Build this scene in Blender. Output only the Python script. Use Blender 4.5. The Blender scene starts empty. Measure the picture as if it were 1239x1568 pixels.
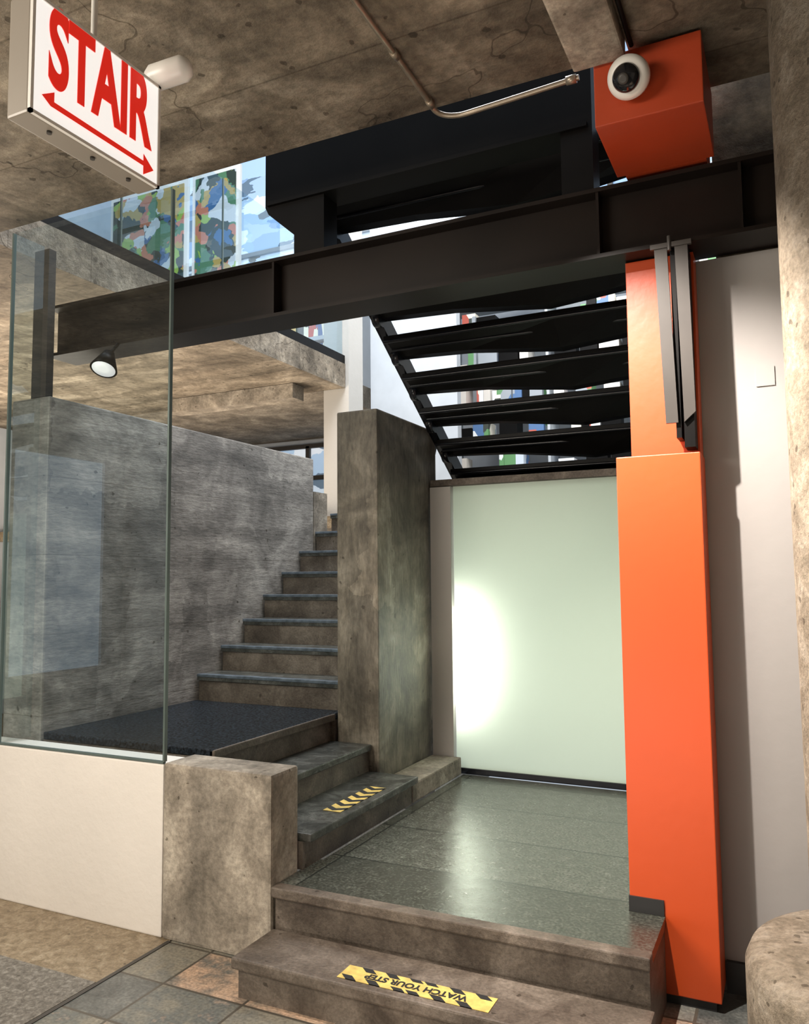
import bpy, bmesh, math, random
from mathutils import Vector, Matrix
random.seed(4)
S=bpy.context.scene
COL=bpy.context.collection
S.view_settings.view_transform='Standard'

# ------------------------------------------------------------ materials
def new_mat(name):
    m=bpy.data.materials.new(name); m.use_nodes=True
    nt=m.node_tree; b=nt.nodes["Principled BSDF"]
    return m,nt,b
def N(nt,t,**k):
    n=nt.nodes.new(t)
    for a,v in k.items(): setattr(n,a,v)
    return n
def plain(name,col,rough=.5,metal=0,emit=0,bump=0,var=.08,scale=6,ecol=None,spec=.5):
    m,nt,b=new_mat(name)
    tc=N(nt,"ShaderNodeTexCoord"); no=N(nt,"ShaderNodeTexNoise"); no.inputs["Scale"].default_value=scale; no.inputs["Detail"].default_value=6
    nt.links.new(tc.outputs["Object"],no.inputs["Vector"])
    r=N(nt,"ShaderNodeValToRGB"); e=r.color_ramp.elements
    e[0].position=.3; e[1].position=.7
    e[0].color=(*[max(0,c*(1-var)) for c in col],1); e[1].color=(*[min(1,c*(1+var)) for c in col],1)
    nt.links.new(no.outputs["Fac"],r.inputs["Fac"]); nt.links.new(r.outputs[0],b.inputs["Base Color"])
    b.inputs["Roughness"].default_value=rough; b.inputs["Metallic"].default_value=metal
    b.inputs["Specular IOR Level"].default_value=spec
    if emit:
        b.inputs["Emission Color"].default_value=(*(ecol or col),1); b.inputs["Emission Strength"].default_value=emit
    if bump:
        n2=N(nt,"ShaderNodeTexNoise"); n2.inputs["Scale"].default_value=scale*12; n2.inputs["Detail"].default_value=5
        nt.links.new(tc.outputs["Object"],n2.inputs["Vector"])
        bp=N(nt,"ShaderNodeBump"); bp.inputs["Strength"].default_value=bump; bp.inputs["Distance"].default_value=.01
        nt.links.new(n2.outputs["Fac"],bp.inputs["Height"]); nt.links.new(bp.outputs[0],b.inputs["Normal"])
    return m
def concrete(name,dark,mid,light,rough=.75,scale=1.6,bump=.5,pits=True,board=None,spec=.4,crack=0,grain=None,blotch=0,bl=(.78,1.28),fine=38,pitsize=.16,pitscale=9,streak=None,seam=.004):
    m,nt,b=new_mat(name); L=nt.links.new
    tc=N(nt,"ShaderNodeTexCoord")
    n1=N(nt,"ShaderNodeTexNoise"); n1.inputs["Scale"].default_value=scale; n1.inputs["Detail"].default_value=9; n1.inputs["Roughness"].default_value=.66; n1.inputs["Distortion"].default_value=.6
    L(tc.outputs["Object"],n1.inputs["Vector"])
    r=N(nt,"ShaderNodeValToRGB"); cr=r.color_ramp
    cr.elements[0].position=.34; cr.elements[0].color=(*dark,1)
    cr.elements[1].position=.68; cr.elements[1].color=(*light,1)
    x=cr.elements.new(.51); x.color=(*mid,1)
    L(n1.outputs["Fac"],r.inputs["Fac"])
    n2=N(nt,"ShaderNodeTexNoise"); n2.inputs["Scale"].default_value=fine; n2.inputs["Detail"].default_value=6; n2.inputs["Roughness"].default_value=.7
    if grain:
        gm=N(nt,"ShaderNodeMapping"); gm.inputs["Scale"].default_value=grain; L(tc.outputs["Object"],gm.inputs[0]); L(gm.outputs[0],n2.inputs["Vector"])
    else: L(tc.outputs["Object"],n2.inputs["Vector"])
    r2=N(nt,"ShaderNodeValToRGB"); r2.color_ramp.elements[0].position=.3; r2.color_ramp.elements[0].color=(.58,.58,.58,1); r2.color_ramp.elements[1].position=.64; r2.color_ramp.elements[1].color=(1.12,1.12,1.12,1)
    L(n2.outputs["Fac"],r2.inputs["Fac"])
    mx=N(nt,"ShaderNodeMix",data_type='RGBA',blend_type='MULTIPLY'); mx.inputs[0].default_value=1
    L(r.outputs[0],mx.inputs[6]); L(r2.outputs[0],mx.inputs[7])
    col=mx.outputs[2]; h=n2.outputs["Fac"]
    def darken(mask,amount,col,h,hs=True):
        m2=N(nt,"ShaderNodeMix",data_type='RGBA',blend_type='MULTIPLY'); m2.inputs[7].default_value=(*amount,1)
        L(mask,m2.inputs[0]); L(col,m2.inputs[6])
        if hs:
            sb=N(nt,"ShaderNodeMath",operation='SUBTRACT'); L(h,sb.inputs[0]); L(mask,sb.inputs[1]); h=sb.outputs[0]
        return m2.outputs[2],h
    if streak:   # board-form streaks
        sm=N(nt,"ShaderNodeMapping"); sm.inputs["Scale"].default_value=streak; L(tc.outputs["Object"],sm.inputs[0])
        sn=N(nt,"ShaderNodeTexNoise"); sn.inputs["Scale"].default_value=3; sn.inputs["Detail"].default_value=5; sn.inputs["Roughness"].default_value=.6; L(sm.outputs[0],sn.inputs["Vector"])
        sr=N(nt,"ShaderNodeMapRange"); sr.inputs[1].default_value=.35; sr.inputs[2].default_value=.65; sr.inputs[3].default_value=.70; sr.inputs[4].default_value=1.25; L(sn.outputs["Fac"],sr.inputs[0])
        m5=N(nt,"ShaderNodeMix",data_type='RGBA',blend_type='MULTIPLY'); m5.inputs[0].default_value=1; L(col,m5.inputs[6]); L(sr.outputs[0],m5.inputs[7]); col=m5.outputs[2]
    if blotch:
        v=N(nt,"ShaderNodeTexVoronoi",distance='CHEBYCHEV'); v.inputs["Scale"].default_value=blotch
        nd=N(nt,"ShaderNodeTexNoise"); nd.inputs["Scale"].default_value=14; nd.inputs["Detail"].default_value=4; L(tc.outputs["Object"],nd.inputs["Vector"])
        vm=N(nt,"ShaderNodeVectorMath",operation='MULTIPLY_ADD'); vm.inputs[1].default_value=(.12,.12,.12); L(nd.outputs["Color"],vm.inputs[0]); L(tc.outputs["Object"],vm.inputs[2]); L(vm.outputs[0],v.inputs["Vector"])
        sp=N(nt,"ShaderNodeSeparateColor"); L(v.outputs["Color"],sp.inputs[0])
        mr=N(nt,"ShaderNodeMapRange"); mr.inputs[3].default_value=bl[0]; mr.inputs[4].default_value=bl[1]; L(sp.outputs[0],mr.inputs[0])
        m4=N(nt,"ShaderNodeMix",data_type='RGBA',blend_type='MULTIPLY'); m4.inputs[0].default_value=1; L(col,m4.inputs[6]); L(mr.outputs[0],m4.inputs[7]); col=m4.outputs[2]
    if pits:
        v=N(nt,"ShaderNodeTexVoronoi"); v.inputs["Scale"].default_value=pitscale; v.inputs["Randomness"].default_value=1
        nd=N(nt,"ShaderNodeTexNoise"); nd.inputs["Scale"].default_value=30; L(tc.outputs["Object"],nd.inputs["Vector"])
        vm=N(nt,"ShaderNodeVectorMath",operation='MULTIPLY_ADD'); vm.inputs[1].default_value=(.03,.03,.03); L(nd.outputs["Color"],vm.inputs[0]); L(tc.outputs["Object"],vm.inputs[2]); L(vm.outputs[0],v.inputs["Vector"])
        nz=N(nt,"ShaderNodeTexNoise"); nz.inputs["Scale"].default_value=3.3; nz.inputs["Detail"].default_value=3
        L(tc.outputs["Object"],nz.inputs["Vector"])
        th=N(nt,"ShaderNodeMath",operation='MULTIPLY'); th.inputs[1].default_value=pitsize; L(nz.outputs["Fac"],th.inputs[0])
        lt=N(nt,"ShaderNodeMath",operation='LESS_THAN'); L(v.outputs["Distance"],lt.inputs[0]); L(th.outputs[0],lt.inputs[1])
        col,h=darken(lt.outputs[0],(.45,.43,.4),col,h)
    if crack:
        nc=N(nt,"ShaderNodeTexNoise"); nc.inputs["Scale"].default_value=crack; nc.inputs["Detail"].default_value=5; nc.inputs["Distortion"].default_value=.3; L(tc.outputs["Object"],nc.inputs["Vector"])
        s=N(nt,"ShaderNodeMath",operation='SUBTRACT'); s.inputs[1].default_value=.42; L(nc.outputs["Fac"],s.inputs[0])
        a=N(nt,"ShaderNodeMath",operation='ABSOLUTE'); L(s.outputs[0],a.inputs[0])
        l=N(nt,"ShaderNodeMath",operation='LESS_THAN'); l.inputs[1].default_value=.0012; L(a.outputs[0],l.inputs[0])
        col,h=darken(l.outputs[0],(.5,.48,.45),col,h)
    if board is not None:
        sp=N(nt,"ShaderNodeSeparateXYZ"); L(tc.outputs["Object"],sp.inputs[0])
        md=N(nt,"ShaderNodeMath",operation='PINGPONG'); md.inputs[1].default_value=board[1]; L(sp.outputs[board[0]],md.inputs[0])
        l2=N(nt,"ShaderNodeMath",operation='LESS_THAN'); l2.inputs[1].default_value=seam; L(md.outputs[0],l2.inputs[0])
        col,h=darken(l2.outputs[0],(.65,.63,.6),col,h)
    L(col,b.inputs["Base Color"])
    b.inputs["Roughness"].default_value=rough; b.inputs["Specular IOR Level"].default_value=spec
    bp=N(nt,"ShaderNodeBump"); bp.inputs["Strength"].default_value=bump; bp.inputs["Distance"].default_value=.012
    L(h,bp.inputs["Height"]); L(bp.outputs[0],b.inputs["Normal"])
    return m

M={}
M['ceil']=concrete("concrete_ceiling",(.11,.087,.06),(.23,.19,.138),(.42,.36,.275),bump=1.0,scale=2.3,board=(1,.31),crack=.6,blotch=1.3,bl=(.78,1.15),fine=22,pitsize=.24,streak=(.25,1.6,1))
M['conc']=concrete("concrete_warm",(.18,.155,.12),(.31,.27,.215),(.48,.43,.35),bump=.5,scale=3.4,blotch=2.2,bl=(.88,1.12),streak=(1.5,1.5,.5))
M['wallc']=concrete("concrete_stair_wall",(.18,.168,.15),(.30,.28,.25),(.47,.44,.395),bump=.35,scale=2.6,rough=.5,board=(2,.225),seam=.002,blotch=1.4,bl=(.8,1.3),grain=(.6,.35,1.8),streak=(.5,.25,3))
M['pier']=concrete("concrete_pier",(.08,.068,.05),(.19,.165,.125),(.35,.315,.25),bump=.4,scale=2.6,rough=.45,board=(1,.165),seam=.002,grain=(1.5,1.5,.35),blotch=1.5,streak=(3,3,.35))
M['step']=concrete("concrete_step",(.07,.053,.04),(.14,.113,.088),(.25,.21,.17),bump=.35,scale=4.2,rough=.42,fine=80)
M['tread']=concrete("tread_slate",(.03,.033,.03),(.07,.073,.065),(.14,.142,.13),bump=.2,scale=9,rough=.26,pits=False,fine=90)
M['nose']=plain("stair_nosing_highlight",(.10,.125,.15),.25,scale=20,var=.4)  # bluish nosing, lightened so its colour paints a highlight along the step edges
M['mat']=plain("landing_mat",(.075,.10,.13),.26,scale=70,var=1.0,bump=1.6)
M['roundc']=concrete("concrete_round_column",(.18,.145,.10),(.285,.235,.17),(.40,.345,.27),bump=1.0,scale=9,rough=.8,fine=60,pitsize=.3,pitscale=14)
M['black']=plain("black_steel",(.004,.0036,.0034),.45,.0,scale=4,var=.3,spec=.12)
M['beam']=plain("beam_steel",(.010,.007,.0055),.36,.0,scale=3,var=.25,spec=.20)
M['blackb']=plain("black_steel_gloss",(.006,.007,.010),.25,0,scale=6,var=.3,spec=.4)
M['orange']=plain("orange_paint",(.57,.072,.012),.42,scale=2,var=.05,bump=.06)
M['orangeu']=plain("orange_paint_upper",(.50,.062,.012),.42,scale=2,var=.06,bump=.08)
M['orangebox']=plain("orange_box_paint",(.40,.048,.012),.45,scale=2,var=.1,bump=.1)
M['white']=plain("white_paint_wall",(.74,.70,.64),.6,bump=.35,scale=2,var=.04)
M['grey']=plain("light_grey_paint",(.50,.48,.44),.55,bump=.15,scale=2,var=.04)
M['greyr']=plain("grey_wall_paint",(.32,.305,.29),.6,bump=.1,scale=1.5,var=.05)
M['plate']=plain("grey_steel_plate",(.055,.05,.045),.4,0,scale=8,spec=.3)
M['sw']=plain("sign_housing",(.25,.22,.18),.4,var=.03)
M['signf']=plain("sign_face_lit",(.8,.78,.74),.3,emit=.75,ecol=(1,.97,.93),var=.01)
M['red']=plain("sign_red",(.78,.015,.008),.4,emit=.4,ecol=(1,.03,.015),var=.02)
M['plastic']=plain("white_plastic",(.75,.73,.68),.35,var=.02)
M['lens']=plain("dark_lens",(.01,.01,.012),.06,var=.1)
M['conduit']=plain("conduit_metal",(.30,.25,.19),.35,.6,var=.2,scale=12)
M['yellow']=plain("tape_yellow",(.62,.46,.13),.55,var=.25,scale=30)
M['tblack']=plain("tape_black",(.02,.02,.02),.5)

def glass(name,tint,f=.10):
    m,nt,b=new_mat(name); nt.nodes.remove(b); L=nt.links.new
    o=nt.nodes["Material Output"]
    t=N(nt,"ShaderNodeBsdfTransparent"); t.inputs[0].default_value=(*tint,1)
    g=N(nt,"ShaderNodeBsdfGlossy"); g.inputs["Roughness"].default_value=0; g.inputs["Color"].default_value=(.9,.97,1,1)
    lw=N(nt,"ShaderNodeLayerWeight"); lw.inputs[0].default_value=.35
    mr=N(nt,"ShaderNodeMapRange"); mr.inputs[3].default_value=f; mr.inputs[4].default_value=.75
    pw=N(nt,"ShaderNodeMath",operation='POWER'); pw.inputs[1].default_value=2.5
    L(lw.outputs["Facing"],pw.inputs[0]); L(pw.outputs[0],mr.inputs[0])
    mx=N(nt,"ShaderNodeMixShader")
    L(mr.outputs[0],mx.inputs[0]); L(t.outputs[0],mx.inputs[1]); L(g.outputs[0],mx.inputs[2]); L(mx.outputs[0],o.inputs[0])
    return m
M['glass']=glass("clear_glass",(.82,.89,.90),.12)
M['rail']=glass("rail_glass",(.75,.88,.96),.10)
M['gedge']=plain("glass_edge_green",(.10,.13,.12),.2,var=.1)

m,nt,b=new_mat("frosted_glass"); nt.nodes.remove(b)
t=N(nt,"ShaderNodeBsdfTranslucent"); t.inputs[0].default_value=(.80,.88,.76,1)
d=N(nt,"ShaderNodeBsdfPrincipled"); d.inputs["Base Color"].default_value=(.56,.64,.50,1); d.inputs["Roughness"].default_value=.35
mx=N(nt,"ShaderNodeMixShader"); mx.inputs[0].default_value=.4
nt.links.new(t.outputs[0],mx.inputs[1]); nt.links.new(d.outputs[0],mx.inputs[2]); nt.links.new(mx.outputs[0],nt.nodes["Material Output"].inputs[0])
M['frost']=m

def tilemat(name,cols,sx,sy,grout,rough,bump=.2,rr=.15,off=(0,0),gw=.006,namp=.9,ns=6,sp_=(.75,1.25)):
    m,nt,b=new_mat(name); L=nt.links.new
    tc=N(nt,"ShaderNodeTexCoord"); sp=N(nt,"ShaderNodeSeparateXYZ"); L(tc.outputs["Object"],sp.inputs[0])
    cells=[];edges=[]
    for i,s in ((0,sx),(1,sy)):
        a=N(nt,"ShaderNodeMath",operation='ADD'); a.inputs[1].default_value=50*s+off[i]; L(sp.outputs[i],a.inputs[0])
        dv=N(nt,"ShaderNodeMath",operation='DIVIDE'); dv.inputs[1].default_value=s; L(a.outputs[0],dv.inputs[0])
        fl=N(nt,"ShaderNodeMath",operation='FLOOR'); L(dv.outputs[0],fl.inputs[0]); cells.append(fl)
        fr=N(nt,"ShaderNodeMath",operation='FRACT'); L(dv.outputs[0],fr.inputs[0])
        pp=N(nt,"ShaderNodeMath",operation='PINGPONG'); pp.inputs[1].default_value=.5; L(fr.outputs[0],pp.inputs[0])
        lt=N(nt,"ShaderNodeMath",operation='LESS_THAN'); lt.inputs[1].default_value=gw/2/s; L(pp.outputs[0],lt.inputs[0]); edges.append(lt)
    cb=N(nt,"ShaderNodeCombineXYZ"); L(cells[0].outputs[0],cb.inputs[0]); L(cells[1].outputs[0],cb.inputs[1])
    wn=N(nt,"ShaderNodeTexWhiteNoise"); L(cb.outputs[0],wn.inputs["Vector"])
    no=N(nt,"ShaderNodeTexNoise"); no.inputs["Scale"].default_value=ns; no.inputs["Detail"].default_value=9; no.inputs["Roughness"].default_value=.68; L(tc.outputs["Object"],no.inputs["Vector"])
    s1=N(nt,"ShaderNodeMath",operation='SUBTRACT'); s1.inputs[1].default_value=.5; L(no.outputs["Fac"],s1.inputs[0])
    s2=N(nt,"ShaderNodeMath",operation='MULTIPLY_ADD'); s2.inputs[1].default_value=namp; L(s1.outputs[0],s2.inputs[0]); L(wn.outputs["Value"],s2.inputs[2])
    r=N(nt,"ShaderNodeValToRGB"); cr=r.color_ramp
    cr.elements[0].position=0; cr.elements[0].color=(*cols[0],1); cr.elements[1].position=1; cr.elements[1].color=(*cols[-1],1)
    for k,c in enumerate(cols[1:-1]): e=cr.elements.new((k+1)/(len(cols)-1)); e.color=(*c,1)
    L(s2.outputs[0],r.inputs[0])
    n3=N(nt,"ShaderNodeTexNoise"); n3.inputs["Scale"].default_value=80; n3.inputs["Detail"].default_value=4; L(tc.outputs["Object"],n3.inputs["Vector"])
    m3=N(nt,"ShaderNodeMapRange"); m3.inputs[1].default_value=.35; m3.inputs[2].default_value=.65; m3.inputs[3].default_value=sp_[0]; m3.inputs[4].default_value=sp_[1]; L(n3.outputs["Fac"],m3.inputs[0])
    mm=N(nt,"ShaderNodeMix",data_type='RGBA',blend_type='MULTIPLY'); mm.inputs[0].default_value=1; L(r.outputs[0],mm.inputs[6]); L(m3.outputs[0],mm.inputs[7])
    mxm=N(nt,"ShaderNodeMath",operation='MAXIMUM'); L(edges[0].outputs[0],mxm.inputs[0]); L(edges[1].outputs[0],mxm.inputs[1])
    mix=N(nt,"ShaderNodeMix",data_type='RGBA'); L(mxm.outputs[0],mix.inputs[0]); L(mm.outputs[2],mix.inputs[6]); mix.inputs[7].default_value=(*grout,1)
    L(mix.outputs[2],b.inputs["Base Color"])
    mr=N(nt,"ShaderNodeMapRange"); mr.inputs[3].default_value=rough-rr; mr.inputs[4].default_value=rough+rr; L(no.outputs["Fac"],mr.inputs[0]); L(mr.outputs[0],b.inputs["Roughness"])
    sb=N(nt,"ShaderNodeMath",operation='SUBTRACT'); L(no.outputs["Fac"],sb.inputs[0]); L(mxm.outputs[0],sb.inputs[1])
    bp=N(nt,"ShaderNodeBump"); bp.inputs["Strength"].default_value=bump; bp.inputs["Distance"].default_value=.008; L(sb.outputs[0],bp.inputs["Height"]); L(bp.outputs[0],b.inputs["Normal"])
    return m
M['plat']=tilemat("platform_slate_tile",[(.045,.048,.039),(.065,.07,.057),(.09,.095,.079),(.07,.075,.061)],1.9,.52,(.02,.023,.02),.24,.16,.12,off=(.1,.2),gw=.010,namp=1.8,ns=16,sp_=(.55,1.45))
M['slate']=tilemat("slate_floor_tile",[(.07,.075,.07),(.15,.155,.14),(.24,.22,.17),(.12,.13,.12),(.55,.38,.26),(.19,.185,.155),(.10,.105,.10)],.40,.30,(.08,.07,.055),.32,.4,.15,off=(.0,.04),gw=.012,namp=.8)
M['terr']=concrete("terrazzo_floor",(.17,.125,.07),(.30,.23,.145),(.42,.345,.24),bump=.2,scale=22,rough=.35,pits=True,fine=90)
M['terrd']=concrete("terrazzo_dark_band",(.08,.072,.06),(.17,.155,.13),(.32,.30,.26),bump=.2,scale=45,rough=.35,pits=True,fine=120)

def view(name,cols,scale,emit,stretch=(1,1,1),distort=0,metric='CHEBYCHEV'):
    m,nt,b=new_mat(name); L=nt.links.new
    tc=N(nt,"ShaderNodeTexCoord"); mp=N(nt,"ShaderNodeMapping"); mp.inputs["Scale"].default_value=stretch; L(tc.outputs["Object"],mp.inputs[0])
    v=N(nt,"ShaderNodeTexVoronoi",distance=metric); v.inputs["Scale"].default_value=scale
    if distort:
        nd=N(nt,"ShaderNodeTexNoise"); nd.inputs["Scale"].default_value=2.5; nd.inputs["Detail"].default_value=4; L(mp.outputs[0],nd.inputs["Vector"])
        vm=N(nt,"ShaderNodeVectorMath",operation='MULTIPLY_ADD'); vm.inputs[1].default_value=(distort,)*3; L(nd.outputs["Color"],vm.inputs[0]); L(mp.outputs[0],vm.inputs[2]); L(vm.outputs[0],v.inputs["Vector"])
    else: L(mp.outputs[0],v.inputs["Vector"])
    sp=N(nt,"ShaderNodeSeparateColor"); L(v.outputs["Color"],sp.inputs[0])
    r=N(nt,"ShaderNodeValToRGB"); cr=r.color_ramp; cr.interpolation='CONSTANT'
    cr.elements[0].position=0; cr.elements[0].color=(*cols[0],1); cr.elements[1].position=(len(cols)-1)/len(cols); cr.elements[1].color=(*cols[-1],1)
    for k,c in enumerate(cols[1:-1]): e=cr.elements.new((k+1)/len(cols)); e.color=(*c,1)
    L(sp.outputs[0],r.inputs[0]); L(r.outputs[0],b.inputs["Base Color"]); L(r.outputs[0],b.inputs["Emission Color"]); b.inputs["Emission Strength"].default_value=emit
    b.inputs["Roughness"].default_value=.5
    return m
M['day']=view("window_daylight_view",[(.42,.58,.78),(.25,.38,.58),(.75,.83,.92),(.13,.19,.26),(.40,.54,.70),(.22,.24,.25),(.60,.72,.85)],1.6,.6,(1,1,2.5),distort=.5)
M['poster']=view("mural_paint_glow",[(.02,.03,.02),(.22,.34,.05),(.45,.48,.50),(.015,.03,.02),(.34,.24,.06),(.06,.16,.08),(.40,.14,.08),(.03,.10,.22)],5,.15,distort=.9,metric='EUCLIDEAN')  # mural colours with a faint glow added, though it is no lamp
M['books']=view("book_spines_glow",[(.7,.7,.7),(.5,.1,.08),(.1,.15,.3),(.8,.75,.6),(.1,.1,.1),(.6,.4,.1)],14,.2,(1,1,.15))  # book spines given a faint glow so they look lit
M['goods']=view("shop_goods_glow",[(.75,.78,.8),(.45,.10,.07),(.08,.16,.32),(.75,.72,.62),(.05,.06,.05),(.12,.28,.12),(.55,.62,.7),(.3,.33,.36)],6,.25,(1,1,.6))  # goods colours glow a little in place of light falling on them
M['reflglow']=view("reflection_glow_panel",[(.45,.58,.70),(.38,.50,.62),(.50,.62,.74)],.7,.8,distort=.6)  # soft bluish glow for an added panel mirrored in the glass screen
M['upwall']=plain("upper_wall_white",(.50,.54,.58),.6,var=.05)

# ------------------------------------------------------------ builders
def empty(name,loc=(0,0,0)):
    e=bpy.data.objects.new(name,None); e.location=loc; COL.objects.link(e); e.empty_display_size=.1; return e
def mesh(name,vs,fs,mat,parent=None,bevel=0,smooth=False):
    me=bpy.data.meshes.new(name); me.from_pydata([Vector(v) for v in vs],[],fs)
    bm=bmesh.new(); bm.from_mesh(me); bmesh.ops.recalc_face_normals(bm,faces=bm.faces)
    if bevel: bmesh.ops.bevel(bm,geom=bm.edges[:],offset=bevel,segments=2,affect='EDGES',profile=.6)
    bm.to_mesh(me); bm.free()
    if smooth:
        for p in me.polygons: p.use_smooth=True
    o=bpy.data.objects.new(name,me); COL.objects.link(o)
    if mat: me.materials.append(M[mat] if isinstance(mat,str) else mat)
    if parent: o.parent=parent; o.matrix_parent_inverse=Matrix.Translation(-Vector(parent.location))
    return o
BF=[(0,1,3,2),(4,6,7,5),(0,4,5,1),(2,3,7,6),(0,2,6,4),(1,5,7,3)]
def box(name,x0,x1,y0,y1,z0,z1,mat,parent=None,bevel=0):
    vs=[(x,y,z) for x in (x0,x1) for y in (y0,y1) for z in (z0,z1)]
    return mesh(name,vs,BF,mat,parent,bevel)
def multibox(name,boxes,mat,parent=None,bevel=0):
    vs=[];fs=[]
    for (x0,x1,y0,y1,z0,z1) in boxes:
        o=len(vs); vs+=[(x,y,z) for x in (x0,x1) for y in (y0,y1) for z in (z0,z1)]; fs+=[tuple(i+o for i in f) for f in BF]
    return mesh(name,vs,fs,mat,parent,bevel)
def extrude_poly(name,pts,axis,a0,a1,mat,parent=None,bevel=0):
    def mk(p,a):
        if axis=='x': return (a,p[0],p[1])
        if axis=='y': return (p[0],a,p[1])
        return (p[0],p[1],a)
    n=len(pts); vs=[mk(p,a0) for p in pts]+[mk(p,a1) for p in pts]
    fs=[tuple(range(n)),tuple(range(2*n-1,n-1,-1))]+[(i,(i+1)%n,n+(i+1)%n,n+i) for i in range(n)]
    return mesh(name,vs,fs,mat,parent,bevel)
def lathe(name,prof,center,mat,parent=None,axis=Vector((0,0,1)),seg=48,smooth=True):
    q=Vector((0,0,1)).rotation_difference(axis.normalized())
    vs=[];fs=[]
    for r,z in prof:
        for k in range(seg):
            a=2*math.pi*k/seg; vs.append(Vector(center)+q@Vector((r*math.cos(a),r*math.sin(a),z)))
    for i in range(len(prof)-1):
        for k in range(seg): fs.append((i*seg+k,i*seg+(k+1)%seg,(i+1)*seg+(k+1)%seg,(i+1)*seg+k))
    fs.append(tuple(range(seg))); fs.append(tuple((len(prof)-1)*seg+k for k in range(seg)))
    o=mesh(name,vs,fs,mat,parent,0,False)
    if smooth:
        for p in o.data.polygons:
            if len(p.vertices)==4: p.use_smooth=True
    return o
def tube(name,pts,r,mat,parent=None):
    cu=bpy.data.curves.new(name,'CURVE'); cu.dimensions='3D'; cu.bevel_depth=r; cu.bevel_resolution=4; cu.use_fill_caps=True
    s=cu.splines.new('POLY'); s.points.add(len(pts)-1)
    for i,p in enumerate(pts): s.points[i].co=(*p,1)
    cu.materials.append(M[mat]); o=bpy.data.objects.new(name,cu); COL.objects.link(o)
    if parent: o.parent=parent; o.matrix_parent_inverse=Matrix.Translation(-Vector(parent.location))
    return o
def smoothpath(P,n=8):
    P=[Vector(p) for p in P]; out=[]
    for i in range(len(P)-1):
        p0=P[max(i-1,0)];p1=P[i];p2=P[i+1];p3=P[min(i+2,len(P)-1)]
        for k in range(n):
            t=k/n; out.append(.5*((2*p1)+(-p0+p2)*t+(2*p0-5*p1+4*p2-p3)*t*t+(-p0+3*p1-3*p2+p3)*t**3))
    out.append(P[-1]); return out
def text(name,body,size,mat,mw,parent=None,off=0,ext=.001,sx=1,align='CENTER'):
    cu=bpy.data.curves.new(name,'FONT'); cu.body=body; cu.size=size; cu.offset=off; cu.extrude=ext; cu.align_x=align; cu.align_y='CENTER'
    cu.materials.append(M[mat]); o=bpy.data.objects.new(name,cu); COL.objects.link(o)
    if parent: o.parent=parent; o.matrix_parent_inverse=Matrix.Translation(-Vector(parent.location))
    o.matrix_basis=mw@Matrix.Diagonal((sx,1,1,1))
    return o

# ------------------------------------------------------------ floor
box("floor",-2.64,3,-3,3.6,-.1,0,'slate')
box("floor_terrazzo",-9,-2.65,-3,9.6,-.1,0,'terr')
box("trim_1",-2.655,-2.635,-3,2.97,-.05,.003,'plate')
box("floor_terrazzo_band",-6,-2.66,1.6,2.55,-.05,.002,'terrd')

# ------------------------------------------------------------ walls low
box("wall_low_white",-4.6,-2.705,2.98,3.15,0,.785,'white',bevel=.008)
box("wall_low_concrete",-2.70,-2.09,2.975,3.19,0,.795,'conc',bevel=.015)

# ------------------------------------------------------------ platform and lower steps
pl=empty("entry_platform",(-1.3,4,0))
multibox("slab_body",[(-2.08,-.51,2.995,3.355,0,.285),(-2.06,-.645,3.355,5.155,0,.285)],'step',pl)
multibox("slab_top",[(-2.085,-.505,3.03,3.355,.285,.325),(-2.06,-.645,3.355,5.155,.285,.325)],'plat',pl)
box("front_nosing",-2.086,-.503,2.968,3.03,.283,.327,'step',pl,bevel=.006)
st=empty("entry_step",(-1.3,2.85,0))
box("riser",-2.05,-.50,2.70,2.96,0,.115,'step',st)
box("tread",-2.07,-.49,2.675,2.965,.115,.16,'step',st,bevel=.008)

# ------------------------------------------------------------ lower side stair rising to the left
ls=empty("side_stair",(-2.4,3.8,0))
multibox("body",[(-2.36,-2.075,3.2,4.37,.325,.45),(-2.62,-2.36,3.2,4.37,.325,.61),(-3.78,-2.63,3.21,4.37,0,.775),(-3.78,-2.60,4.37,4.47,0,.775)],'step',ls)
box("tread_1",-2.37,-2.03,3.2,4.37,.45,.488,'tread',ls,bevel=.006)
box("tread_2",-2.63,-2.34,3.2,4.37,.61,.648,'tread',ls,bevel=.006)
box("landing_mat",-3.78,-2.60,3.21,4.475,.778,.817,'mat',ls,bevel=.006)
box("landing_nosing",-2.625,-2.592,3.21,4.37,.772,.814,'step',ls,bevel=.006)
box("ledge",-2.285,-2.07,4.38,5.15,.325,.44,'conc',ls,bevel=.01)

us=empty("concrete_stair",(-3.2,5.5,0))
XL=-3.78; XR=-2.595; R=.178; G=.2575; y0=4.485; z0=.815
bx=[];nb=[];tb=[]
for k in range(9):
    zt=z0+R*(k+1); yy=y0+G*k
    bx.append((XL,XR,yy+.022,yy+G+.05,zt-R-.25 if k else .3,zt-.035))
    nb.append((XL,XR,yy-.004,yy+.05,zt-.018,zt+.002))
    tb.append((XL,XR,yy+.05,yy+G+.03,zt-.035,zt))
multibox("risers",bx,'step',us); multibox("nosings",nb,'nose',us,bevel=.004); multibox("treads",tb,'tread',us)
multibox("nosing_stone",[(a,b_,c+.006,d,e-.024,e) for a,b_,c,d,e,f in nb],'tread',us)
box("wall_stair_west",-4.10,-3.79,3.20,6.02,0,2.71,'wallc',bevel=.012)
extrude_poly("pier_wall_concrete",[(4.38,.325),(5.30,.325),(5.30,2.60),(5.24,2.71),(4.38,2.71)],'x',-2.585,-2.295,'pier',bevel=.012)
box("wall_stair_back",-2.585,-2.34,5.31,6.7,0,2.14,'pier')
tube("handrail",[(-2.72,6.0,2.25),(-2.72,6.35,2.95)],.02,'black')

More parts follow.
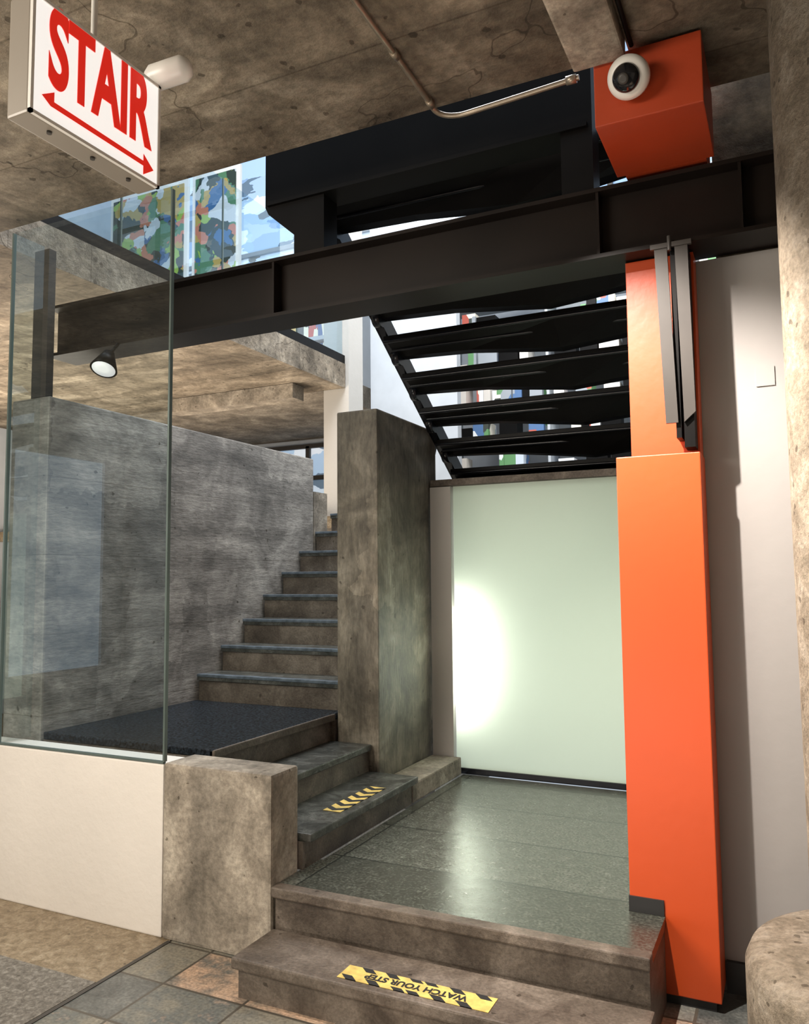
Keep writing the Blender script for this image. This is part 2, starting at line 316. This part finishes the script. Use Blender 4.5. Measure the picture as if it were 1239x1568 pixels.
box("floor_mezzanine",-9,-2.3,6.85,9.5,2.15,2.27,'terr')
box("floor_mezzanine_east",-2.3,1.0,5.25,9.5,2.24,2.31,'step')
box("wall_mezz_low",-4.6,-3.79,6.03,6.25,1.2,2.42,'conc')

# ------------------------------------------------------------ frosted glass light wall
lw=empty("frosted_glass_panel",(-1.3,5.19,1.3))
mesh("pane",[(-2.12,5.19,.36),(-.5,5.19,.36),(-.5,5.19,2.285),(-2.12,5.19,2.285)],[(0,1,2,3)],'frost',lw)
box("base_channel",-2.12,-.5,5.175,5.205,.325,.362,'blackb',lw)
box("head_channel",-2.28,-.5,5.16,5.235,2.29,2.335,'step',lw)
box("wall_panel_return",-2.285,-2.128,5.16,5.21,.325,2.285,'grey',bevel=.004)
oe=empty("wall_outlet_cover",(-2.2,5.15,.39))
box("plate",-2.24,-2.17,5.152,5.159,.37,.41,'plastic',oe,bevel=.002)
multibox("sockets",[(-2.225,-2.212,5.15,5.153,.383,.397),(-2.198,-2.185,5.15,5.153,.383,.397)],'tblack',oe)
box("wall_lightbox_back",-2.3,-.3,6.0,6.05,.3,2.23,'upwall')
box("wall_lightbox_west",-2.33,-2.29,5.31,6.0,.3,2.14,'upwall')
box("wall_lightbox_east",-.35,-.3,3.67,5.99,.3,2.23,'upwall')

# ------------------------------------------------------------ orange column
oc=empty("orange_column",(-.47,3.45,0))
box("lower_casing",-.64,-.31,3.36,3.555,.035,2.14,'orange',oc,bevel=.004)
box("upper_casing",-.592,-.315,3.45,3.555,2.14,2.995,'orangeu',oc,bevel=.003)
box("platform_base",-.642,-.508,3.352,3.37,.326,.385,'tblack',oc)
box("floor_base",-.62,-.33,3.37,3.55,0,.035,'tblack',oc)
box("wall_east_grey",-.575,1.6,3.56,3.65,0,2.99,'greyr')
box("baseboard_east",-.305,1.6,3.54,3.56,0,.12,'tblack')
box("wall_east_upper",-.235,1.6,3.58,3.7,2.995,4.8,'ceil')
box("light_switch_plate",-.10,-.03,3.555,3.56,2.42,2.5,'greyr')

# ------------------------------------------------------------ beams
def ibeam(name,x0,x1,y0,y1,z0,z1,mat,parent,tf=.018,tw=.014):
    yc=(y0+y1)/2-.03
    return multibox(name,[(x0,x1,y0,y1,z0,z0+tf),(x0,x1,y0,y1,z1-tf,z1),(x0,x1,yc-tw/2,yc+tw/2,z0+tf,z1-tf)],mat,parent)
mb=empty("steel_beam",(-1.5,3.45,3.0))
ibeam("section",-4.0,1.6,3.35,3.57,3.0,3.31,'beam',mb)
multibox("stiffeners",[(x-.006,x+.006,3.355,3.43,3.018,3.292) for x in (-2.36,-.685,-.12)],'beam',mb)
ub=empty("upper_steel_beam",(-1.5,3.45,3.7))
box("section",-2.42,-.70,3.37,3.52,3.60,3.98,'black',ub)
box("flange",-2.40,-.72,3.35,3.37,3.60,3.62,'black',ub)
box("post_left",-2.24,-2.06,3.37,3.5,3.312,3.60,'black',ub)
box("post_right",-.84,-.70,3.37,3.5,3.312,3.60,'black',ub)
extrude_poly("gusset",[(-2.42,3.60),(-2.24,3.60),(-2.24,3.42),(-2.40,3.56)],'y',3.37,3.5,'black',ub)
hb=empty("steel_hanger_bracket",(-.42,3.34,2.6))
extrude_poly("plate_left",[(-.455,2.99),(-.405,2.99),(-.385,2.26),(-.432,2.26)],'y',3.335,3.35,'plate',hb)
extrude_poly("plate_right",[(-.375,2.99),(-.325,2.99),(-.318,2.30),(-.362,2.26)],'y',3.335,3.35,'plate',hb)
box("web",-.395,-.375,3.35,3.448,2.2,2.99,'black',hb)
box("leg",-.365,-.325,3.35,3.448,2.16,2.98,'black',hb)
box("cap",-.47,-.31,3.33,3.345,2.985,3.005,'plate',hb)
tube("bolt",[(-.395,3.33,2.97),(-.395,3.33,3.03)],.008,'plate',hb)

ob=empty("orange_duct_box",(-.4,3.1,3.4))
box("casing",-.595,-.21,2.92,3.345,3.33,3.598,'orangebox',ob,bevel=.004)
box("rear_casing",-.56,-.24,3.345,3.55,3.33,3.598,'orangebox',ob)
dc=empty("dome_security_camera",(-.45,2.9,3.45))
ax=Vector((-.15,-1,-.62)).normalized(); cc=(-.452,2.872,3.462)
lathe("mount",[(.04,-.012),(.06,0)],cc,'plastic',dc,ax)
lathe("housing",[(.066,0),(.074,.01),(.075,.036),(.064,.052),(.05,.058)],cc,'plastic',dc,ax)
lathe("dome",[(.05,.055),(.048,.07),(.039,.085),(.022,.096),(.005,.099)],cc,'lens',dc,ax)
lathe("lens_ring",[(.02,.092),(.019,.103),(.010,.104)],cc,'plate',dc,ax,24)

# ------------------------------------------------------------ ceiling
box("ceiling",-4.05,-.67,-3,2.94,3.6,3.85,'ceil')
box("ceiling_east",-.47,3,-3,3.34,3.62,3.87,'ceil')
box("ceiling_beam",-.668,-.472,-3,2.91,3.56,3.85,'conc',bevel=.01)
box("ceiling_west",-9,-4.055,-3,7.05,3.6,3.85,'ceil')
rl=empty("glass_railing",(-4.1,5,4))
box("shoe",-4.14,-4.06,2.95,7.05,3.85,3.94,'black',rl)
mesh("pane",[(-4.09,2.95,3.94),(-4.09,7.05,3.94),(-4.09,7.05,4.95),(-4.09,2.95,4.95)],[(0,1,2,3)],'rail',rl)
multibox("joints",[(-4.096,-4.084,y,y+.012,3.94,4.95) for y in (4.0,5.1,6.2)],'gedge',rl)
box("slab_under_beam",-6,-4.4,6.6,6.8,3.45,3.595,'conc')
box("grey_column",-4.32,-4.02,7.06,7.36,2.27,8.5,'grey')

gs=empty("glass_screen",(-3.3,2.99,2))
mesh("pane",[(-3.85,2.99,.79),(-2.706,2.99,.79),(-2.706,2.99,3.6),(-3.85,2.99,3.6)],[(0,1,2,3)],'glass',gs)
box("edge_right",-2.712,-2.702,2.98,3.0,.797,3.598,'gedge',gs)
box("edge_left",-3.86,-3.85,2.98,3.0,.797,3.598,'gedge',gs)
mesh("pane_side",[(-3.855,3.0,.79),(-3.855,3.19,.79),(-3.855,3.19,3.6),(-3.855,3.0,3.6)],[(0,1,2,3)],'glass',gs)
box("edge_bottom",-3.85,-2.71,2.982,3.0,.787,.797,'gedge',gs)
box("window_mullion",-3.97,-3.85,3.22,3.27,2.715,3.6,'plate')

# ------------------------------------------------------------ black open-tread stair
bs=empty("black_steel_stair",(-1.4,4.6,3))
Y0,Z0,GO,RI=5.76,2.45,.268,.178
xa,xb=-2.25,-.40
for k in range(8):
    y=Y0-GO*k; z=Z0+RI*k
    y1=max(y-.30,3.56)
    box("tread_%d"%(k+1),xa,xb,y1,y+.01,z-.03,z,'black',bs,bevel=.004)
    xm=(xa+xb)/2+.15
    vs=[]
    for x,dp in ((xa,.055),(xa+.5,.075),(xm,.14),(xm+.35,.11),(xb,.06)):
        vs+=[(x,y-.0,z-.03),(x,y-.03,z-.03-dp),(x,y-.10,z-.03-dp*.95),(x,y-.24,z-.03)]
    fs=[]
    for i in range(4):
        for j in range(4): fs.append((i*4+j,i*4+(j+1)%4,(i+1)*4+(j+1)%4,(i+1)*4+j))
    fs+=[(0,1,2,3),(16,17,18,19)]
    mesh("pan_%d"%(k+1),vs,fs,'black',bs)
    tube("edge_rod_%d"%(k+1),[(xa,y+.012,z-.02),(xb,y+.012,z-.02)],.012,'blackb',bs)
    tube("mid_rod_%d"%(k+1),[(xa,y-.17,z-.055),(xb,y-.17,z-.075)],.012,'blackb',bs)
    tube("back_rod_%d"%(k+1),[(xa,y1+.01,z-.035),(xb,y1+.01,z-.035)],.012,'blackb',bs)
    lathe("bracket_%d"%(k+1),[(.06,0),(.06,.05)],(xa-.02,y-.10,z-.08),'blackb',bs,Vector((1,0,0)),20)
def stringer(n,x0,x1,d0,d1):
    ya,yb=Y0+.15,3.57
    za=Z0-RI*.56; zb=za+(ya-yb)*RI/GO
    extrude_poly(n,[(ya,za-d0),(yb,zb-d0),(yb,zb+d1),(ya,za+d1)],'x',x0,x1,'blackb',bs)
stringer("stringer_left",xa-.04,xa-.025,.17,.06)
stringer("stringer_left_flange",xa-.04,xa+.02,.17,-.155)
stringer("stringer_right",xb,xb+.02,.17,.06)

# ------------------------------------------------------------ round column
lathe("round_concrete_column",[(.49,0),(.49,.47),(.475,.505),(.44,.52),(.31,.525),(.30,.55),(.30,3.62)],(.305,2.80,0),'roundc',None,seg=72)

# ------------------------------------------------------------ conduit
cd=empty("ceiling_conduit",(-1.2,2.6,3.57))
P=smoothpath([(-1.22,1.4,3.585),(-1.24,2.2,3.585),(-1.245,2.62,3.585),(-1.25,2.84,3.585),(-1.24,2.93,3.57),(-1.17,2.965,3.558),(-1.05,2.965,3.558),(-.66,2.965,3.575)])
tube("pipe",P,.011,'conduit',cd)
for i in (14,26,): 
    lathe("coupling_%d"%i,[(.015,-.02),(.015,.02)],P[i],'conduit',cd,(P[i+1]-P[i]).normalized(),16)
lathe("elbow_nut",[(.017,-.02),(.017,.02)],(-.69,2.965,3.574),'conduit',cd,Vector((1,0,0)),16)
tube("thin_pipe",[(-.45,1.6,3.6),(-.45,2.9,3.6)],.009,'black',cd)

# ------------------------------------------------------------ STAIR sign
sg=empty("stair_sign",(-1.53,1.4,2.85))
X1=-1.50; ya,yb,za,zb=1.19,1.60,2.705,2.995
box("housing",X1-.075,X1-.004,ya,yb,za,zb,'sw',sg,bevel=.006)
box("face",X1-.004,X1,ya+.008,yb-.008,za+.008,zb-.008,'signf',sg)
multibox("frame",[(X1-.006,X1+.003,ya,yb,za,za+.008),(X1-.006,X1+.003,ya,yb,zb-.008,zb),(X1-.006,X1+.003,ya,ya+.008,za,zb),(X1-.006,X1+.003,yb-.008,yb,za,zb)],'plastic',sg)
mw=Matrix.Translation((X1+.001,(ya+yb)/2+.004,zb-.110))@Matrix(((0,0,1,0),(1,0,0,0),(0,1,0,0),(0,0,0,1)))
text("letters","STAIR",.265,'red',mw,sg,off=.009,sx=.475)
za2=za+.043
mesh("arrow",[(X1+.002,y,z) for y,z in ((ya+.03,za2+.012),(ya+.065,za2+.036),(ya+.065,za2+.012),(yb-.06,za2+.008),(yb-.06,za2+.028),(yb-.022,za2-.002),(yb-.06,za2-.030),(yb-.06,za2-.006),(ya+.065,za2-.003),(ya+.055,za2-.003))],[tuple(range(10))],'red',sg)
tube("hanger_rod",[(X1-.035,1.40,zb),(X1-.035,1.40,3.6)],.008,'plastic',sg)
for i,yy in enumerate((1.27,1.40,1.52)): lathe("bolt_%d"%i,[(.006,0),(.006,.006)],(X1-.03,yy,za),'plate',sg,Vector((0,0,-1)),12)
box("lamp_arm",-1.56,-1.53,1.575,1.62,2.99,3.03,'plastic',sg,bevel=.006)
eh=lathe("emergency_lamp_head",[(.006,-.07),(.024,-.062),(.034,-.045),(.034,.045),(.024,.062),(.006,.07)],(-1.475,1.605,3.03),'plastic',sg,Vector((1,.15,.1)),24)
lathe("emergency_lamp_neck",[(.014,0),(.014,.03)],(-1.525,1.60,2.985),'plastic',sg,Vector((0,0,1)),16)

# ------------------------------------------------------------ step tapes
def tape(name,cx,cy,z,L,W,rot,txt):
    e=empty(name,(cx,cy,z)); Rz=Matrix.Translation((cx,cy,z))@Matrix.Rotation(rot,4,'Z')
    def q(nm,pts,mat,h):
        vs=[(Rz@Vector((x,y,h))) for x,y in pts]+[(Rz@Vector((x,y,0))) for x,y in pts]
        n=len(pts); mesh(nm,vs,[tuple(range(n)),tuple(range(n,2*n))]+[(i,(i+1)%n,n+(i+1)%n,n+i) for i in range(n)],mat,e)
    q("band",[(-L/2,-W/2),(L/2,-W/2),(L/2,W/2),(-L/2,W/2)],'yellow',.002)
    if txt:
        w=.045; d=.030
        for i,x in enumerate((-L/2+.04,-L/2+.14,-L/2+.24,L/2-.30,L/2-.20,L/2-.10)):
            hh=.027 if i in(0,1,4,5) else .018; s=d*hh/.027
            q("stripe_b%d"%i,[(x,-W/2),(x+w,-W/2),(x+w-s,-W/2+hh),(x-s,-W/2+hh)],'tblack',.003)
            q("stripe_t%d"%i,[(x+.02,W/2),(x+.02+w,W/2),(x+.02+w+s,W/2-hh),(x+.02+s,W/2-hh)],'tblack',.003)
        text("lettering",txt,.047,'tblack',Rz@Matrix.Translation((0,0,.003)),e,off=.0015,sx=.95,ext=.0005)
    else:
        n=6; s=L/n
        for i in range(n):
            x=-L/2+i*s
            a=(x+s*.05,x+s*.5)
            q("chev_a%d"%i,[(a[0],-W/2),(a[1],-W/2),(a[1]+s*.4,0),(a[0]+s*.4,0)],'tblack',.003)
            q("chev_b%d"%i,[(a[0]+s*.4,0),(a[1]+s*.4,0),(a[1],W/2),(a[0],W/2)],'tblack',.003)
tape("step_warning_tape",-1.305,2.762,.161,.60,.10,math.pi,"WATCH YOUR STEP")
tape("step_warning_tape.001",-2.13,3.80,.489,.50,.10,-math.pi/2,None)

# ------------------------------------------------------------ shell + upper background
box("wall_south",-9,3,-3.1,-3,0,3.6,'white')
box("wall_east",3,3.1,-3,9.6,0,3.9,'white')
box("wall_west",-9.1,-9,-3,9.6,0,9,'upwall')
box("wall_north",-9,3,9.5,9.6,0,9,'upwall')
def window(n,a0,a1,z0,z1,p=9.49,mat='day',nx=3,nz=2,ax='y',fr='plate',fw=.03):
    e=empty("window_%d"%n,(((a0+a1)/2,p,(z0+z1)/2) if ax=='y' else (p,(a0+a1)/2,(z0+z1)/2)))
    def bb(u0,u1,d0,d1,w0,w1): return (u0,u1,p-d1,p-d0,w0,w1) if ax=='y' else (p+d0,p+d1,u0,u1,w0,w1)
    box("view",*bb(a0,a1,0,.01,z0,z1),mat,e)
    b=[]
    for i in range(nx+1): x=a0+(a1-a0)*i/nx; b.append(bb(x-fw,x+fw,.01,.06,z0,z1))
    for i in range(nz+1): z=z0+(z1-z0)*i/nz; b.append(bb(a0,a1,.01,.06,z-fw,z+fw))
    multibox("frame",b,fr,e)
window(2,-3.4,1.5,5.6,8.2,nx=6,nz=3)
window(3,-8.8,-4.2,2.6,3.5,nx=5,nz=2)
window(4,-8.8,-4.6,4.3,8.6,nx=3,nz=2,fr='upwall')
window(5,-2.6,.6,.4,3.4,p=-8.99,nx=2,nz=1,ax='x',fr='upwall',fw=.05,mat='reflglow')  # added unseen glowing panel, placed to reflect a bluish band in the glass
sh=empty("stocked_shop_shelving",(-1.5,8.9,3.8))
zs=[2.33+.42*i for i in range(8)]
multibox("boards",[(-3.6,1.2,8.7,9.1,z,z+.03) for z in zs]+[(x,x+.03,8.7,9.1,2.32,5.35) for x in (-3.6,-2.4,-1.2,0,1.17)],'upwall',sh)
gb=[];wb=[];kb=[]
for z in zs[:-1]:
    x=-3.55
    while x<1.05:
        w=random.uniform(.05,.28); h=random.uniform(.12,.34); r=random.random()
        bx_=(x,x+w*.92,8.74,8.74+random.uniform(.15,.3),z+.031,z+.031+h)
        if not any(bx_[0]<xx+.03 and bx_[1]>xx for xx in (-2.4,-1.2,0)):
            (gb if r<.5 else wb if r<.75 else kb).append(bx_)
        x+=w+random.choice((0,0,.02,.12))
multibox("goods_printed",gb,'goods',sh); multibox("goods_pale",wb,'white',sh); multibox("goods_dark",kb,'black',sh)
box("wall_upper_white",-4.0,-3.0,7.5,7.6,2.3,6.5,'upwall')
mu=empty("mural_posters",(-6.5,7.9,6))
for i,(x0,x1,z0,z1) in enumerate([(-8.3,-7.05,5.5,6.9),(-6.85,-6.2,5.4,6.9)]):
    box("frame_%d"%i,x0-.06,x1+.06,8.0,8.04,z0-.06,z1+.06,'plastic',mu); box("print_%d"%i,x0,x1,7.985,8.0,z0,z1,'poster',mu)
bk=empty("bookshelf",(-5.4,8.6,4.6))
box("books",-6.3,-4.7,8.5,8.7,4.35,4.62,'books',bk); box("books_top",-6.3,-4.7,8.5,8.7,4.72,5.0,'books',bk)
multibox("shelves",[(-6.35,-4.65,8.45,8.75,z,z+.05) for z in (4.3,4.65,5.02)]+[(-6.38,-6.32,8.45,8.75,3.86,5.07),(-4.68,-4.62,8.45,8.75,3.86,5.07)],'upwall',bk)
box("floor_upper",-9,-4.33,7.06,9.48,3.6,3.85,'conc')
sl=empty("mirrored_lamp",(-3.3,3.6,2.8))  # modelled stand-in for a front-room lamp's reflection in the glass
lathe("shade",[(.03,.0),(.075,.12),(.07,.12)],(-3.42,3.28,2.93),'black',sl,Vector((.15,-.5,-1)),24)
lathe("mirrored_lamp_disc",[(.064,.1205),(.02,.122)],(-3.42,3.28,2.93),'signf',sl,Vector((.15,-.5,-1)),24)
tube("stem",[(-3.42,3.28,2.92),(-3.42,3.345,3.0)],.01,'black',sl)

# ------------------------------------------------------------ lights
def area(name,loc,target,sx,sy,power,col):
    l=bpy.data.lights.new(name,'AREA'); l.shape='RECTANGLE'; l.size=sx; l.size_y=sy; l.energy=power; l.color=col
    o=bpy.data.objects.new(name,l); o.location=loc; o.rotation_euler=(Vector(target)-Vector(loc)).to_track_quat('-Z','Y').to_euler(); COL.objects.link(o); return o
def spot(name,loc,target,power,ang,col,r=.04,blend=.4):
    l=bpy.data.lights.new(name,'SPOT'); l.energy=power; l.spot_size=math.radians(ang); l.spot_blend=blend; l.shadow_soft_size=r; l.color=col
    o=bpy.data.objects.new(name,l); o.location=loc; o.rotation_euler=(Vector(target)-Vector(loc)).to_track_quat('-Z','Y').to_euler(); COL.objects.link(o); return o
W=(1,.90,.78)
area("room_light",(-3.8,-1.0,3.2),(-2.6,3,.6),2.4,1.0,170,W)
area("floor_bounce_light",(-1.8,.3,.4),(-1.6,1.8,3.6),3,1.0,56,W)
spot("column_spot",(-.95,2.35,3.5),(-.25,3.5,1.0),760,78,(1,.90,.82),.02,.75)
spot("wall_wash_spot",(-3.0,1.6,3.5),(-2.9,3.0,.3),120,75,(1,.90,.80),.08)
area("stair_sky_light",(-2.6,5.2,7.5),(-3.0,4.8,1),3,2.5,540,(.96,.97,1))
area("west_room_light",(-6.5,5.0,1.2),(-6.0,5.5,3.6),2.5,2.5,230,(1,.85,.70))
area("upper_room_light",(-5,6,8.2),(-6,8,4),3,3,120,(.88,.94,1))
area("shop_shelf_light",(-1.2,7.2,5.6),(-1.4,9,4.0),3,.6,60,(1,.97,.92))
area("lightbox_lamp",(-2.13,5.33,1.10),(-2.10,5.19,1.10),.07,.66,12,(1,1,.92))
area("lightbox_fill",(-1.4,5.85,1.4),(-1.4,5.19,1.3),1.6,1.7,7.5,(.95,1,.88))
w=bpy.data.worlds.new("world"); S.world=w; w.use_nodes=True
w.node_tree.nodes["Background"].inputs[0].default_value=(.78,.88,1,1); w.node_tree.nodes["Background"].inputs[1].default_value=.7

# ------------------------------------------------------------ camera
p,t,r=math.radians(4.692),math.radians(25.706),math.radians(-.542)
E1=Vector((math.cos(t),math.sin(t),0)); E2=Vector((math.sin(p)*math.sin(t),-math.sin(p)*math.cos(t),math.cos(p))); E3=Vector((-math.cos(p)*math.sin(t),math.cos(p)*math.cos(t),math.sin(p)))
Rt=E1*math.cos(r)+E2*math.sin(r); Up=-E1*math.sin(r)+E2*math.cos(r)
cam=bpy.data.cameras.new("camera"); cam.sensor_fit='VERTICAL'; cam.sensor_height=24; cam.lens=1228.2/1568*24; cam.clip_start=.02
co=bpy.data.objects.new("camera",cam); COL.objects.link(co)
co.matrix_world=Matrix(((Rt.x,Up.x,-E3.x,0),(Rt.y,Up.y,-E3.y,0),(Rt.z,Up.z,-E3.z,1.65),(0,0,0,1))); S.camera=co
